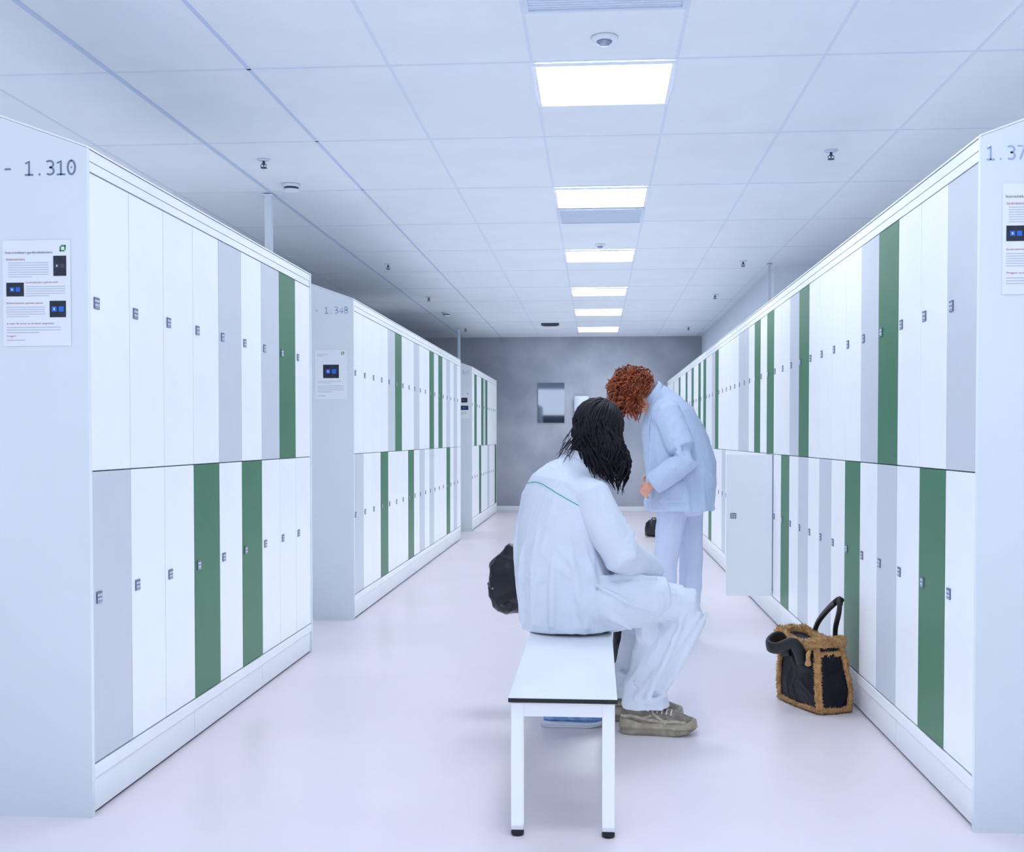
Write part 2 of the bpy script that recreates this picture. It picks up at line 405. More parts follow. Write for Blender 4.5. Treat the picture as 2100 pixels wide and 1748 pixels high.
def bank(label, Xf, side, y0, n, w, two, up, lo, group, open_k=None):
    y1 = y0 + n*w; D = 1.0 if two else .53
    X = lambda d: Xf - side*d
    root = thing('locker_bank', label, 'lockers', (X(D/2), (y0+y1)/2, 0), group)
    R = ORG[root.name]
    mb = MB()
    for k in range(1, n): mb.box((X(.02), y0+k*w-.007, ZB), (X(.5), y0+k*w+.007, ZT))
    mb.box((X(.021), y0, ZM-.008), (X(.5), y1, ZM+.008))
    mb.box((X(.02), y0, ZB-.02), (X(.5), y1, ZB-.001)); mb.box((X(.02), y0, ZT+.001), (X(.5), y1, ZT+.02))
    mb.box((X(.5), y0, .02), (X(.52), y1, ZTOP))
    if two: mb.box((X(.522), y0, .02), (X(.995), y1, ZTOP-.004))
    mb.build('carcass', M['seam'], root)
    if two: poly = [(X(-.004), 0), (X(-.004), ZTOP), (X(.5), ZTOP+.18), (X(1.0), ZTOP), (X(1.0), 0)]
    else: poly = [(X(-.004), 0), (X(-.004), ZTOP), (X(.53), ZTOP+.19), (X(.53), 0)]
    for a in (y0-.02, y1):
        mb = MB(); mb.prism_y(poly, a, a+.02); mb.build('end_panel', M['panel'], root)
    mb = MB()
    pl = [(X(-.004), ZTOP+.001), (X(-.004), ZTOP+.007)] + ([(X(.5), ZTOP+.188), (X(1.0), ZTOP+.007), (X(1.0), ZTOP+.001), (X(.5), ZTOP+.181)] if two else [(X(.53), ZTOP+.198), (X(.53), ZTOP+.191)])
    mb.prism_y(pl, y0-.021, y1+.021); mb.build('sloping_roof', M['white'], root)
    mb = MB(); mb.box((X(.002), y0, ZT+.004), (X(.03), y1, ZT+.034)); mb.box((X(.0), y0, ZT+.0365), (X(.03), y1, ZTOP)); mb.build('cornice', M['white'], root)
    mb = MB(); k = 0
    while k < n:
        q = min(3, n-k)
        mb.box((X(.004), y0+k*w+.0015, .012), (X(.03), y0+(k+q)*w-.0015, .118)); k += q
    mb.build('plinth', M['white'], root)
    mb = MB(); mb.box((X(.016), y0, 0), (X(.03), y1, .0115)); mb.build('floor_gap_shade', M['dark'], root)  # dark strip colours in the shadow line under the plinth
    mb = MB(); mb.box((X(-.003), y0, .121), (X(.03), y1, ZB-.004), bev=.003); mb.build('base_rail', M['white'], root)
    for row, cols in ((0, lo), (1, up)):
        z0 = (ZB, ZM)[row]+.002; h = (ZM-ZB, ZT-ZM)[row]-.004
        for k in range(n):
            cm = {'w': 'white', 'g': 'grey', 'G': 'green'}[cols.get(k, 'w')]
            o = bpy.data.objects.new('door', door_mesh(side, w, h, cm)); COL.objects.link(o); o.parent = root
            o.location = V((Xf, y0+k*w, z0)) - R
            if cm in DLAB: o['label'] = DLAB[cm]
            if open_k == (row, k): o.rotation_euler.z = PI/2; o['label'] = 'open white door'; o.location.x -= .004
            l = bpy.data.objects.new('lock', lock_mesh(side)); COL.objects.link(l); l.parent = o
            l.location = (0, .048 if side > 0 else w-.048, (.532 if row == 0 else .54))
    return root
XLF, XRF = -1.61, 1.17
GRP = 'white locker banks lining the aisle'
YL1, YR1 = 3.475, 3.552
b1 = bank('nearest left bank of white lockers, end panel reading 1.310', XLF, 1, YL1, 9, .307, True,
     {4: 'g', 6: 'g', 7: 'G'}, {0: 'g', 3: 'G', 5: 'G'}, GRP)
b2 = bank('middle left bank of white lockers, end panel reading 1.348', XLF, 1, 7.384, 19, .31, True,
     {4: 'g', 5: 'G', 8: 'g', 11: 'G', 13: 'G', 15: 'g', 17: 'g'}, {0: 'g', 3: 'G', 7: 'G', 9: 'g', 11: 'g', 15: 'G', 17: 'g'}, GRP)
b3 = bank('farthest left bank of white lockers, next to the concrete wall', XLF, 1, 14.52, 12, .3, True,
     {1: 'G', 4: 'G', 6: 'G', 5: 'g'}, {3: 'G', 7: 'g', 11: 'G'}, GRP)
b4 = bank('long right bank of white lockers with one open lower door', XRF, -1, YR1, 49, .305, False,
     {0: 'g', 3: 'G', 4: 'g', 9: 'G', 10: 'g', 13: 'G', 15: 'G', 17: 'g', 18: 'g', 24: 'G', 25: 'g', 28: 'G', 30: 'G', 33: 'G', 36: 'G', 40: 'G', 44: 'g'},
     {1: 'G', 3: 'g', 5: 'G', 7: 'g', 9: 'g', 11: 'G', 22: 'g', 26: 'G', 29: 'g', 32: 'G', 36: 'G', 42: 'G'}, GRP, open_k=(0, 13))
number('- 1.310', -1.879, YL1-.0212, 2.052, .0348, .046, M['letter'], b1)
number('- 1.348', -1.868, 7.3628, 2.045, .0332, .044, M['letter_pale'], b2)
number('- 1.342', -1.868, 14.4988, 2.045, .0332, .044, M['letter_pale'], b3)
number('1.37', 1.182, YR1-.0212, 2.065, .0305, .042, M['letter_pale'], b4)

# notices on the end panels
def poster(label, x0, x1, z0, z1, Y, items):
    mb = MB(); mb.box((x0, Y-.0012, z0), (x1, Y, z1))
    o = mb.build('notice_sheet', M['paper']); tag(o, label, 'notice', 'instruction notices taped to locker ends')
    W = x1-x0; Hh = z1-z0
    for it in items:
        if it[0] == 't':
            _, u, v, wd, ht, s, m = it
            lettering(s, x0+u*W, Y-.002, z1-v*Hh, wd*W, ht*Hh, M[m], o)
        elif it[0] == 'p':
            _, u0, v0, u1, v1 = it
            q = MB(); q.box((x0+u0*W, Y-.002, z1-v1*Hh), (x0+u1*W, Y-.0012, z1-v0*Hh), 0)
            cx, cz, s = x0+(u0+u1)/2*W, z1-(v0+v1)/2*Hh, min((u1-u0)*W, (v1-v0)*Hh)
            for d, m in ((-.22, 2), (.22, 1)):
                q.box((cx+d*s-.16*s, Y-.0025, cz-.16*s), (cx+d*s+.16*s, Y-.002, cz+.16*s), 1)
                q.box((cx+d*s-.05*s, Y-.0028, cz-.07*s), (cx+d*s+.05*s, Y-.0025, cz+.07*s), m)
            q.build('printed_picture', [M['pic'], M['blueglow'] if u0 < .5 or v0 > .5 else M['dark'], M['print']], o)
        elif it[0] == 'l':
            _, u0, v0, u1, n, dv = it
            q = MB()
            for i in range(n):
                vv = v0+i*dv; ue = u1 if i < n-1 else u0+(u1-u0)*.6
                q.box((x0+u0*W, Y-.0018, z1-(vv+dv*.3)*Hh), (x0+ue*W, Y-.0012, z1-vv*Hh))
            q.build('printed_text', M['lines'], o)
        elif it[0] == 'g':
            _, u, v = it
            q = MB(); cx, cz = x0+u*W, z1-v*Hh; s = .045*W
            q.box((cx-s, Y-.002, cz-s), (cx-s*.55, Y-.0012, cz+s*.6)); q.box((cx-s, Y-.002, cz-s), (cx+s*.6, Y-.0012, cz-s*.55))
            q.box((cx+s*.55, Y-.002, cz-s*.6), (cx+s, Y-.0012, cz+s)); q.box((cx-s*.6, Y-.002, cz+s*.55), (cx+s, Y-.0012, cz+s))
            q.build('logo', M['logo'], o)
full_items = [('t', .04, .135, .7, .032, 'Instructiekaart garderobelockers', 'ink'), ('g', .89, .08),
    ('t', .05, .19, .28, .022, 'Garderobelockers', 'red'), ('l', .08, .21, .68, 7, .022), ('p', .75, .15, .94, .34),
    ('p', .05, .4, .31, .53), ('t', .34, .412, .48, .022, 'Garderobelocker in gebruik nemen', 'red'), ('l', .34, .435, .92, 5, .022),
    ('t', .05, .607, .54, .022, 'Garderobelocker opnieuw openen', 'red'), ('l', .05, .63, .62, 5, .022), ('p', .69, .575, .93, .73),
    ('t', .05, .8, .7, .022, 'Je moet de locker na de dienst leegmaken', 'red'), ('l', .05, .82, .85, 3, .025), ('t', .05, .92, .14, .024, 'Vragen?', 'red'), ('l', .05, .94, .5, 1, .03)]
poster('printed locker instruction sheet on the nearest left locker end', -1.883, -1.661, 1.512, 1.847, YL1-.0215, full_items)
poster('instruction sheet with one dark picture on the middle left locker end', -1.865, -1.648, 1.474, 1.805, 7.3625,
    [('g', .86, .07), ('l', .06, .09, .4, 2, .03), ('p', .25, .3, .74, .57), ('l', .08, .63, .8, 2, .03), ('l', .08, .72, .88, 4, .04), ('l', .08, .92, .5, 1, .04)])
poster('small distant instruction sheet on the farthest left locker end', -1.86, -1.63, 1.47, 1.815, 14.4985,
    [('g', .86, .07), ('l', .06, .07, .7, 2, .03), ('p', .5, .22, .85, .4), ('p', .45, .52, .9, .68), ('l', .08, .75, .8, 4, .04)])
poster('instruction sheet cut by the frame edge on the right locker end', 1.232, 1.46, 1.657, 1.992, YR1-.0215,
    [('t', .04, .135, .7, .032, 'Instructiekaart garderobelockers', 'ink'), ('g', .89, .08), ('t', .05, .19, .28, .022, 'Garderobelockers', 'red'),
     ('l', .08, .21, .68, 7, .022), ('p', .05, .38, .3, .52), ('t', .05, .607, .5, .022, 'Garderobelocker opnieuw openen', 'red'), ('l', .05, .63, .62, 6, .022), ('t', .05, .82, .5, .022, 'Vragen over de locker?', 'red'), ('l', .05, .85, .62, 3, .025)])

# cable ducts between locker roofs and ceiling
def duct(x, y, z0, lb, w=.024, m='plastic'):
    t = thing('cable_duct', lb, 'cable duct', (x, y, z0), 'ducts from locker tops to ceiling')
    mb = MB(); mb.box((x-w, y-w, z0), (x+w, y+w, CZ-.004), bev=.004); mb.build('post', M[m], t)
    mb = MB(); mb.box((x-w-.012, y-w-.012, CZ-.018), (x+w+.012, y+w+.012, CZ-.007), bev=.002); mb.build('ceiling_collar', M[m], t)
duct(-2.25, 7.62, 2.288, 'white square duct rising from the middle left lockers to the ceiling')
duct(-2.1, 17.15, 2.328, 'thin duct rising from the farthest left lockers', .02, 'tbar')
duct(1.665, 11.0, 2.327, 'thin pale duct rising behind the right lockers at the wall corner', .012, 'grey')

# ------------------------------------------------------------------ back wall things
t = thing('wall_mirror', 'rectangular mirror hanging on the grey concrete wall', 'mirror', (-.745, YB, 1.47))
a = on_y(1103, 868, YB); c = on_y(1158, 785, YB)
mb = MB(); mb.box((a.x, YB-.02, a.z), (c.x, YB, c.z), bev=.004); mb.build('backing', M['mirroredge'], t)
mb = MB(); mb.box((a.x+.004, YB-.024, a.z+.004), (c.x-.004, YB-.0205, c.z-.004)); mb.build('glass', M['mirror'], t)
a = on_y(1178, 845, YB); c = on_y(1207, 812, YB)
t = thing('towel_dispenser', 'white paper towel dispenser on the concrete wall beside the mirror', 'dispenser', ((a.x+c.x)/2, YB, a.z))
mb = MB(); mb.loft([((a.x, YB-.06, (a.z+c.z)/2), .13, .055), ((c.x, YB-.06, (a.z+c.z)/2), .13, .055)], side=(0, 0, 1), power=5, cap=.1, n=28); mb.build('housing', M['plastic'], t)
mb = MB(); mb.box((a.x+.01, YB-.02, a.z+.015), (c.x-.01, YB, c.z-.015)); mb.build('back_plate', M['plastic'], t)
mb = MB(); mb.box((a.x+.04, YB-.12, a.z+.01), (c.x-.04, YB-.114, a.z+.03)); mb.build('slot', M['dark'], t)
p = V((.715, 13.9, 0))
t = thing('rucksack', 'small black rucksack on the floor behind the standing person', 'bag', p)
mb = MB(); mb.loft([(p+V((0, 0, .02)), .11, .08), (p+V((0, 0, .1)), .115, .085), (p+V((0, -.005, .17)), .1, .07), (p+V((0, 0, .205)), .06, .04)], side=(1, 0, 0), cap=.2, power=3)
mb.build('bag_body', M['blackbag'], t)
mb = MB(); mb.tube([p+V((-.03, 0, .2)), p+V((-.02, 0, .23)), p+V((.02, 0, .23)), p+V((.03, 0, .2))], .008); mb.build('handle', M['black'], t, True)

# ------------------------------------------------------------------ bench
BX0, BX1, BY0, BY1, BZ = -.265, .067, 3.385, 5.2, .43
t = thing('bench', 'long white bench with black edged top in the middle of the aisle', 'bench', ((BX0+BX1)/2, (BY0+BY1)/2, 0))
mb = MB(); mb.box((BX0, BY0, BZ-.016), (BX1, BY1, BZ-.003), 0, bev=.001); mb.box((BX0+.001, BY0+.001, BZ-.003), (BX1-.001, BY1-.001, BZ), 1)
mb.build('bench_top', [M['black'], M['benchtop']], t)
mb = MB(); z0, z1 = BZ-.06, BZ-.0165
mb.box((BX0+.046, BY0+.012, z0), (BX1-.046, BY0+.046, z1)); mb.box((BX0+.046, BY1-.046, z0), (BX1-.046, BY1-.012, z1))
mb.box((BX0+.012, BY0+.046, z0), (BX0+.044, BY1-.046, z1)); mb.box((BX1-.044, BY0+.046, z0), (BX1-.012, BY1-.046, z1))
mb.build('frame', M['white'], t)
for lx in (BX0+.008, BX1-.046):
    for ly in (BY0+.008, BY1-.046):
        mb = MB(); mb.box((lx, ly, .02), (lx+.038, ly+.038, z1), bev=.003); l = mb.build('leg', M['white'], t)
        mb = MB(); mb.lathe([(.016, 0), (.02, .003), (.02, .012), (.017, .019)], (lx+.019, ly+.019, 0), 18); mb.build('foot_cap', M['black'], l, True)

# ------------------------------------------------------------------ people helpers
def frame(fdir, up):
    f = V(fdir).normalized(); r = f.cross(V(up)).normalized(); u = r.cross(f)
    return Matrix((r, f, u)).transposed()
def head(mb, c, fr):
    P = lambda *q: V(c) + fr @ V(q)
    mb.ell(P(0, -.012, .022), (.075, .096, .096), fr); mb.ell(P(0, .026, -.048), (.058, .066, .074), fr)
    mb.ell(P(0, .062, -.1), (.028, .026, .022), fr); mb.ell(P(0, .078, .022), (.052, .018, .013), fr)
    mb.loft([(P(0, .085, .012), .008, .01), (P(0, .1, -.015), .011, .012), (P(0, .108, -.034), .015, .013)], side=fr @ V((1, 0, 0)), n=10)
    mb.ell(P(0, .085, -.066), (.024, .014, .012), fr)
    for s in (-1, 1):
        mb.ell(P(s*.077, -.008, -.014), (.011, .022, .033), fr, sub=2); mb.ell(P(s*.04, .06, -.035), (.022, .022, .022), fr, sub=2)
def face_parts(c, fr, body):
    P = lambda *q: V(c) + fr @ V(q)
    for s in (-1, 1):
        mb = MB(); mb.ell(P(s*.031, .081, -.002), (.014, .012, .01), fr, sub=2)
        mb.ell(P(s*.031, .0905, -.002), (.006, .004, .006), fr, 1, sub=2); mb.build('eye', [M['eye'], M['black']], body, True)
    mb = MB(); mb.ell(P(0, .0985, -.062), (.021, .005, .005), fr, sub=2); mb.ell(P(0, .0985, -.071), (.018, .005, .005), fr, sub=2); mb.build('mouth', M['lip'], body, True)
def hand(mb, wrist, d, nrm, side, size=1.0, curl=.5):
    """side: direction from little finger towards thumb"""
    w = V(wrist); d = V(d).normalized(); nrm = V(nrm); nrm = (nrm - d*nrm.dot(d)).normalized(); s = d.cross(nrm)
    if s.dot(V(side)) < 0: s = -s
    k = size
    mb.loft([(w, .024*k, .019*k), (w+d*.03*k, .034*k, .016*k), (w+d*.07*k, .042*k, .014*k), (w+d*.088*k, .04*k, .012*k)], side=s, n=14, cap=.5)
    for i, (off, L) in enumerate(((.031, .072), (.0105, .08), (-.0105, .075), (-.031, .058))):
        p = w + d*.082*k + s*off*k; a = .15 + .05*i; pts = [p]; L *= k
        for seg in (.45, .3, .25):
            a += curl*.75
            q = pts[-1] + (d*math.cos(a) + nrm*math.sin(a) + s*off*1.5)*L*seg; pts.append(q)
        mb.tube(pts, [.0095*k, .009*k, .0082*k, .007*k], 8)
    p = w + d*.025*k + s*.026*k
    mb.tube([p, p + (d*.6+s*.7+nrm*.2)*.04*k, p + (d*1.5+s*1.0+nrm*.6)*.035*k, p + (d*2.2+s*1.0+nrm*1.2)*.033*k], [.014*k, .012*k, .0105*k, .008*k], 8)
def shoe(parent, heel, d, L, W, m_up, m_sole, m_panel, name='shoe', label=None, sk=1.0):
    h = V(heel); d = V(d).normalized(); s = V((-d.y, d.x, 0)); up = V((0, 0, 1))
    mb = MB(); P = lambda a, z, q=0: h + d*a*L + up*(z - (1-sk)*.03) + s*q*W
    mb.loft([(P(.09, .068), W*.34, .042), (P(.25, .072), W*.37, .046), (P(.45, .066), W*.41, .042), (P(.65, .058), W*.44, .036), (P(.82, .052), W*.42, .03), (P(.92, .046), W*.32, .024)], side=s, n=20, cap=.7)
    mb.loft([(P(.16, .06), W*.32, .045), (P(.19, .09), W*.32, .055), (P(.21, .115), W*.33, .055)], side=s, n=18, cap=.25)
    mb.loft([(P(.2, .1), W*.3, .03), (P(.45, .088), W*.26, .022)], side=s, n=14, cap=.6)
    o, bvh = soft(mb, name, m_up, parent, .006, 3, None, label, want_bvh=True)
    mb = MB(); prev = None
    prof = ((-.01, .16), (.02, .34), (.12, .44), (.3, .43), (.5, .46), (.72, .53), (.88, .47), (.97, .3), (1.0, .1))
    out = [(a, b) for a, b in prof] + [(a, -b) for a, b in reversed(prof)]
    for z, k in ((0, .93), (.006, 1.0), (.016, 1.0), (.02, .97), (.026, 1.03), (.045, 1.0), (.052, .93)):
        R = mb.ring([h + d*((a-.5)*k+.5)*L + s*b*W*k + up*sk*(z + (.022*max(0, a-.8)/.2 if z < .02 else .008*max(0, a-.8)/.2) + (.007*math.sin(a*14) if z > .03 else 0) + (.012*max(0, .2-a)/.2 if z > .03 else 0)) for a, b in out])
        if prev: mb.bridge(prev, R, 0)
        else: mb.bm.faces.new(R)
        prev = R
    mb.bm.faces.new(prev)
    mb.build('sole', m_sole, o, True)
    mb = MB()
    for i in range(6):
        a = .36 + i*.06; row = []
        for j in range(7):
            q = -.3 + .1*j; hit = bvh.ray_cast(P(a + .012*(1-abs(q)/.3), .3, q), -up)
            if hit[0]: row.append(hit[0] + hit[1]*.002)
        if len(row) > 2: mb.tube(row, .0042, 6)
    mb.build('laces', M['lace'], o, True)
    for sg in (-1, 1):      # pale overlay panel and toe strip on each side
        mb = MB()
        for line in (((.02, .075), (.15, .08), (.3, .07), (.42, .085)), ((.3, .07), (.5, .06), (.7, .062), (.88, .055)), ((.42, .09), (.55, .065), (.6, .05))):
            row = []
            for (a0, z0), (a1, z1) in zip(line, line[1:]):
                for q in range(5):
                    k = q/5; hit = bvh.ray_cast(P(a0+(a1-a0)*k, z0+(z1-z0)*k, sg*1.5), -s*sg)
                    if hit[0]: row.append(hit[0] + hit[1]*.0005)
            if len(row) > 2: mb.tube(row, .0075, 6, side=s, flat=1.0)
        mb.build('overlay_panel', m_panel, o, True)
    return o
def folds(amp, sc=(9, 9, 4), seed=0.0):
    def f(co):
        q = V((co.x*sc[0]+seed, co.y*sc[1]+seed*2, co.z*sc[2]))
        wv = V((noise.noise(q*.7), noise.noise(q*.7+V((4, 7, 2))), noise.noise(q*.7+V((9, 3, 1)))))*1.1
        n1 = noise.noise(q + wv); n2 = noise.noise(q*2.0 + wv*.8 + V((5, 1, 8)))
        r1 = max(0, 1-abs(n1)*3.2); r2 = max(0, 1-abs(n2)*3.0)
        return amp*(r1*r1*1.1 - .35) + amp*.4*(r2*r2 - .3)
    return f

# ------------------------------------------------------------------ seated person
t = thing('person', 'person in a white jacket with shoulder-length black hair, seated on the bench', 'person', (-.1, 4.65, .43))
f = V((.80, .60, 0)); r = V((.60, -.80, 0))
HC = V((.018, 4.73, 1.230)); HF = frame((.80, .52, -.42), (0.22, .16, 1))
RS, LS = V((-.02, 4.535, .985)), V((-.235, 4.825, .985))
RE, LE = V((.095, 4.468, .755)), V((-.03, 4.90, .745))
RW, LW = V((.235, 4.65, .665)), V((.195, 4.83, .655))
RH, LH = V((-.06, 4.545, .54)), V((-.06, 4.73, .54))
RK, LK = V((.385, 4.565, .552)), V((.35, 4.80, .54))
RA, LA = V((.205, 4.64, .125)), V((.155, 4.84, .125))
mb = MB()
mb.loft([((-.09, 4.635, .53), .15, .09), ((-.10, 4.64, .62), .14, .11), ((-.125, 4.655, .76), .13, .1), ((-.13, 4.675, .9), .155, .105), ((-.125, 4.685, 1.0), .16, .085), ((-.09, 4.7, 1.06), .075, .06), ((-.065, 4.705, 1.1), .05, .052), ((-.015, 4.718, 1.17), .05, .052)], side=r, cap=.3)
head(mb, HC, HF)
for s, e, w in ((RS, RE, RW), (LS, LE, LW)):
    mb.loft([(s, .05, .05), (s.lerp(e, .5), .044, .044), (e, .038, .038), (e.lerp(w, .4), .037, .037), (w, .025, .025)], side=(0, 0, 1), n=14)
for hp, k, a in ((RH, RK, RA), (LH, LK, LA)):
    k2 = k + V((-.025, 0, -.012))
    mb.loft([(hp, .075, .075), (hp.lerp(k2, .5), .062, .062), (k2, .044, .044), (k2.lerp(a, .35), .045, .048), (a, .034, .036)], side=(0, 1, 0), n=16)
hand(mb, RW, (.05, .8, -.55), (-.3, .3, -.6), (.6, .2, .2), .88, .5)
hand(mb, LW, (.5, -.45, -.4), (0, 0, -1), (.3, .6, .1), .9, .5)
body = soft(mb, 'body', M['skin'], t, .006, 2)
face_parts(HC, HF, body)
# trousers
mb = MB()
mb.loft([((-.16, 4.64, .547), .17, .09), ((0.02, 4.64, .542), .18, .088)], side=(0, 1, 0), cap=.6)
for hp, k, a in ((RH, RK, RA), (LH, LK, LA)):
    mb.loft([(hp, .088, .088), (hp.lerp(k, .35), .087, .089), (hp.lerp(k, .75), .08, .08), (k+V((-.012, 0, -.012)), .072, .073), (k.lerp(a, .12)+V((.012, 0, 0)), .071, .076), (k.lerp(a, .5)+V((-.005, 0, 0)), .071, .084), (a+V((.0, 0, .07)), .073, .093), (a+V((.0, 0, -.015)), .079, .1)], side=(0, 1, 0), n=28, cap=.08)
    # loose cloth hanging down behind the calf
    mb.loft([(k.lerp(hp, .42)+V((0, .01, -.05)), .055, .05), (a+V((.03, -.01, .27)), .06, .07), (a+V((.005, 0, .12)), .065, .075), (a+V((0, 0, .0)), .068, .08)], side=(0, 1, 0), n=18, cap=.4)
    # long folds falling from the knee down the shin and creases over the shoe
    for q, w0, w1 in ((-.060, .035, -.045), (-.074, -.03, .0), (-.047, .06, .05)):
        A = k + V((w0, q, -.03)); B = a + V((w1, q*1.15, .03)); mb.tube([A, A.lerp(B, .35)+V((.006, -.004, 0)), A.lerp(B, .7)+V((.006, -.006, 0)), B], [.007, .014, .016, .011], 8)
    for z, x0, x1 in ((.07, -.05, .075), (.03, -.03, .085)):
        mb.tube([a+V((x0, -.07, z+.03)), a+V(((x0+x1)/2, -.086, z)), a+V((x1, -.06, z+.015))], [.006, .012, .007], 8)
    for dy, dz in ((-.077, .02), (-.062, .05)):
        mb.tube([hp.lerp(k, .45)+V((0, dy-.005, dz)), hp.lerp(k, .75)+V((0, dy*.95, dz*.8+.01)), k+V((.0, dy*.8, dz*.6))], [.006, .012, .006], 8)
soft(mb, 'trousers', M['cotton'], t, .0065, 3, folds(.005, (9, 9, 3), 3.1))
# jacket
mb = MB()
secs = [(.443, -.083, 4.632, .220, .220), (.465, -.084, 4.632, .225, .224), (.53, -.096, 4.632, .216, .213), (.60, -.112, 4.635, .211, .201), (.74, -.137, 4.65, .208, .182), (.88, -.142, 4.67, .213, .166), (.965, -.137, 4.68, .217, .147), (1.02, -.125, 4.685, .192, .127), (1.06, -.105, 4.695, .132, .10), (1.095, -.082, 4.70, .084, .085), (1.12, -.07, 4.703, .074, .076)]
mb.loft([((x, y, z), a, b) for z, x, y, a, b in secs], side=r, n=40, cap=.03)
def arm_cloth(mb, s, e, w, c0, rs):
    mb.loft([(c0, rs[0], rs[0]), (s, rs[1], rs[1]-.002), (s.lerp(e, .35), rs[1], rs[1]-.003), (s.lerp(e, .75), rs[2]+.003, rs[2]), (e, rs[2], rs[2]-.003), (e.lerp(w, .35), rs[2]-.005, rs[2]-.008), (e.lerp(w, .8), rs[3]+.004, rs[3]), (w, rs[3]-.002, rs[3]-.004)], side=(0, 0, 1), n=24, cap=.1)
CH = V((-.125, 4.68, .98))
arm_cloth(mb, LS, LE, LW, LS.lerp(CH, .35), (.07, .08, .074, .06))
mb.ell(RS.lerp(CH, .2), (.085, .085, .08))
# long drape folds fanning from the back of the shoulders to the hem
def torso_pt(an, z):
    for (za, xa, ya, aa, ba), (zc, xc, yc, ac, bc) in zip(secs, secs[1:]):
        if za <= z <= zc:
            q = (z-za)/(zc-za); a = math.radians(an)
            return V((xa+(xc-xa)*q, ya+(yc-ya)*q, z)) + (r*math.sin(a)*(aa+(ac-aa)*q) - f*math.cos(a)*(ba+(bc-ba)*q))*.985
for a0, a1, zt, zb in ((-62, -72, .95, .49), (-34, -50, .90, .47), (-8, -22, .80, .47), (18, 6, .88, .47), (42, 30, .80, .47), (60, 66, .86, .47), (80, 92, .80, .5)):
    L = [torso_pt(a0+(a1-a0)*i/7, zt+(zb-zt)*i/7) for i in range(8)]
    mb.tube(L, [.005, .012, .018, .021, .022, .022, .02, .016], 8)
# cross folds where the waist bends
for a0, a1, z0_, z1_ in ((-70, 10, .74, .66), (-40, 50, .60, .69), (20, 85, .78, .62), (-75, -20, .55, .60)):
    L = [torso_pt(a0+(a1-a0)*i/8, z0_+(z1_-z0_)*i/8 - .02*math.sin(PI*i/8)) for i in range(9)]
    mb.tube(L, [.004, .009, .013, .015, .016, .015, .013, .009, .004], 8)
# jacket front spreading over bench edge and near thigh, thinning out to a soft hem
mb.loft([((-.06, 4.55, .545), .15, .118), ((.04, 4.548, .548), .142, .116), ((.12, 4.55, .555), .128, .112), ((.19, 4.553, .564), .113, .102), ((.25, 4.556, .574), .097, .09), ((.29, 4.558, .580), .084, .08)], side=(0, 1, 0), n=30, cap=.2)
for d_ in (-.05, .03): mb.tube([(.02, 4.55+d_-.02, .663), (.12, 4.545+d_, .668), (.24, 4.55+d_, .660)], [.008, .014, .008], 8)
for (xa, za), (xb, zb) in (((.0, .64), (.24, .53)), ((-.02, .58), (.14, .46))): mb.tube([(xa, 4.425, za), ((xa+xb)/2, 4.42, (za+zb)/2-.012), (xb, 4.455, zb)], [.006, .016, .006], 8)
jk, bvh = soft(mb, 'jacket', M['cotton'], t, .0065, 3, folds(.005, (6.5, 6.5, 2.6), 1.7), want_bvh=True)
# the near sleeve, set in at the shoulder and creased at the elbow
mb = MB(); arm_cloth(mb, RS, RE, RW, RS.lerp(CH, .12), (.078, .082, .077, .062))
for k, q, rr in ((.60, .02, .013), (.74, .02, .016), (.86, .02, .018), (.95, .0, .018)):
    c = RS.lerp(RE, k); mb.tube([c+V((.0, .05, .06)), c+V((.064, -.01, .03+q)), c+V((.06, -.056, -.01)), c+V((.0, -.068, -.03))], [rr*.4, rr, rr, rr*.4], 8)
for k in (.3, .6):
    c = RE.lerp(RW, k); mb.tube([c+V((-.02, -.045, .05)), c+V((.02, -.064, .01)), c+V((.03, -.05, -.045))], [.006, .012, .006], 8)
soft(mb, 'sleeve', M['cotton'], jk, .0065, 3, folds(.003, (9, 9, 5), 2.9))
# stand collar
mb = MB(); nb = V((-.072, 4.703, 1.095)); ax = V((.30, .10, 1)).normalized(); u0 = r; w0 = ax.cross(u0).normalized()
R = []
for rad, hz in ((.07, .0), (.074, .055), (.068, .058), (.063, .0)):
    R.append(mb.ring([nb + ax*hz + (u0*math.cos(2*PI*j/28) + w0*math.sin(2*PI*j/28))*rad for j in range(28)]))
for i in range(4): mb.bridge(R[i], R[(i+1) % 4], 0)
mb.build('collar', M['cotton'], jk, True)
# green piping curving across the back yoke, laid on the jacket surface
cc = V((-.13, 4.685, 0)); pts = []
for i in range(61):
    a = math.radians(-86 + 158*i/60)     # 0 = straight behind
    dr = (-f)*math.cos(a) + r*math.sin(a)
    z = 1.036 - .058*(a+.25)**2/2.2 - (.02*a*a if a > 0 else 0)
    o = cc + V((0, 0, z)) + dr*.6
    h = bvh.ray_cast(o, -dr)
    if h[0]: pts.append(h[0] + h[1]*.0005)
mb = MB(); mb.tube(pts, .002, 6); mb.build('piping', M['piping'], jk, True, 'green piping')
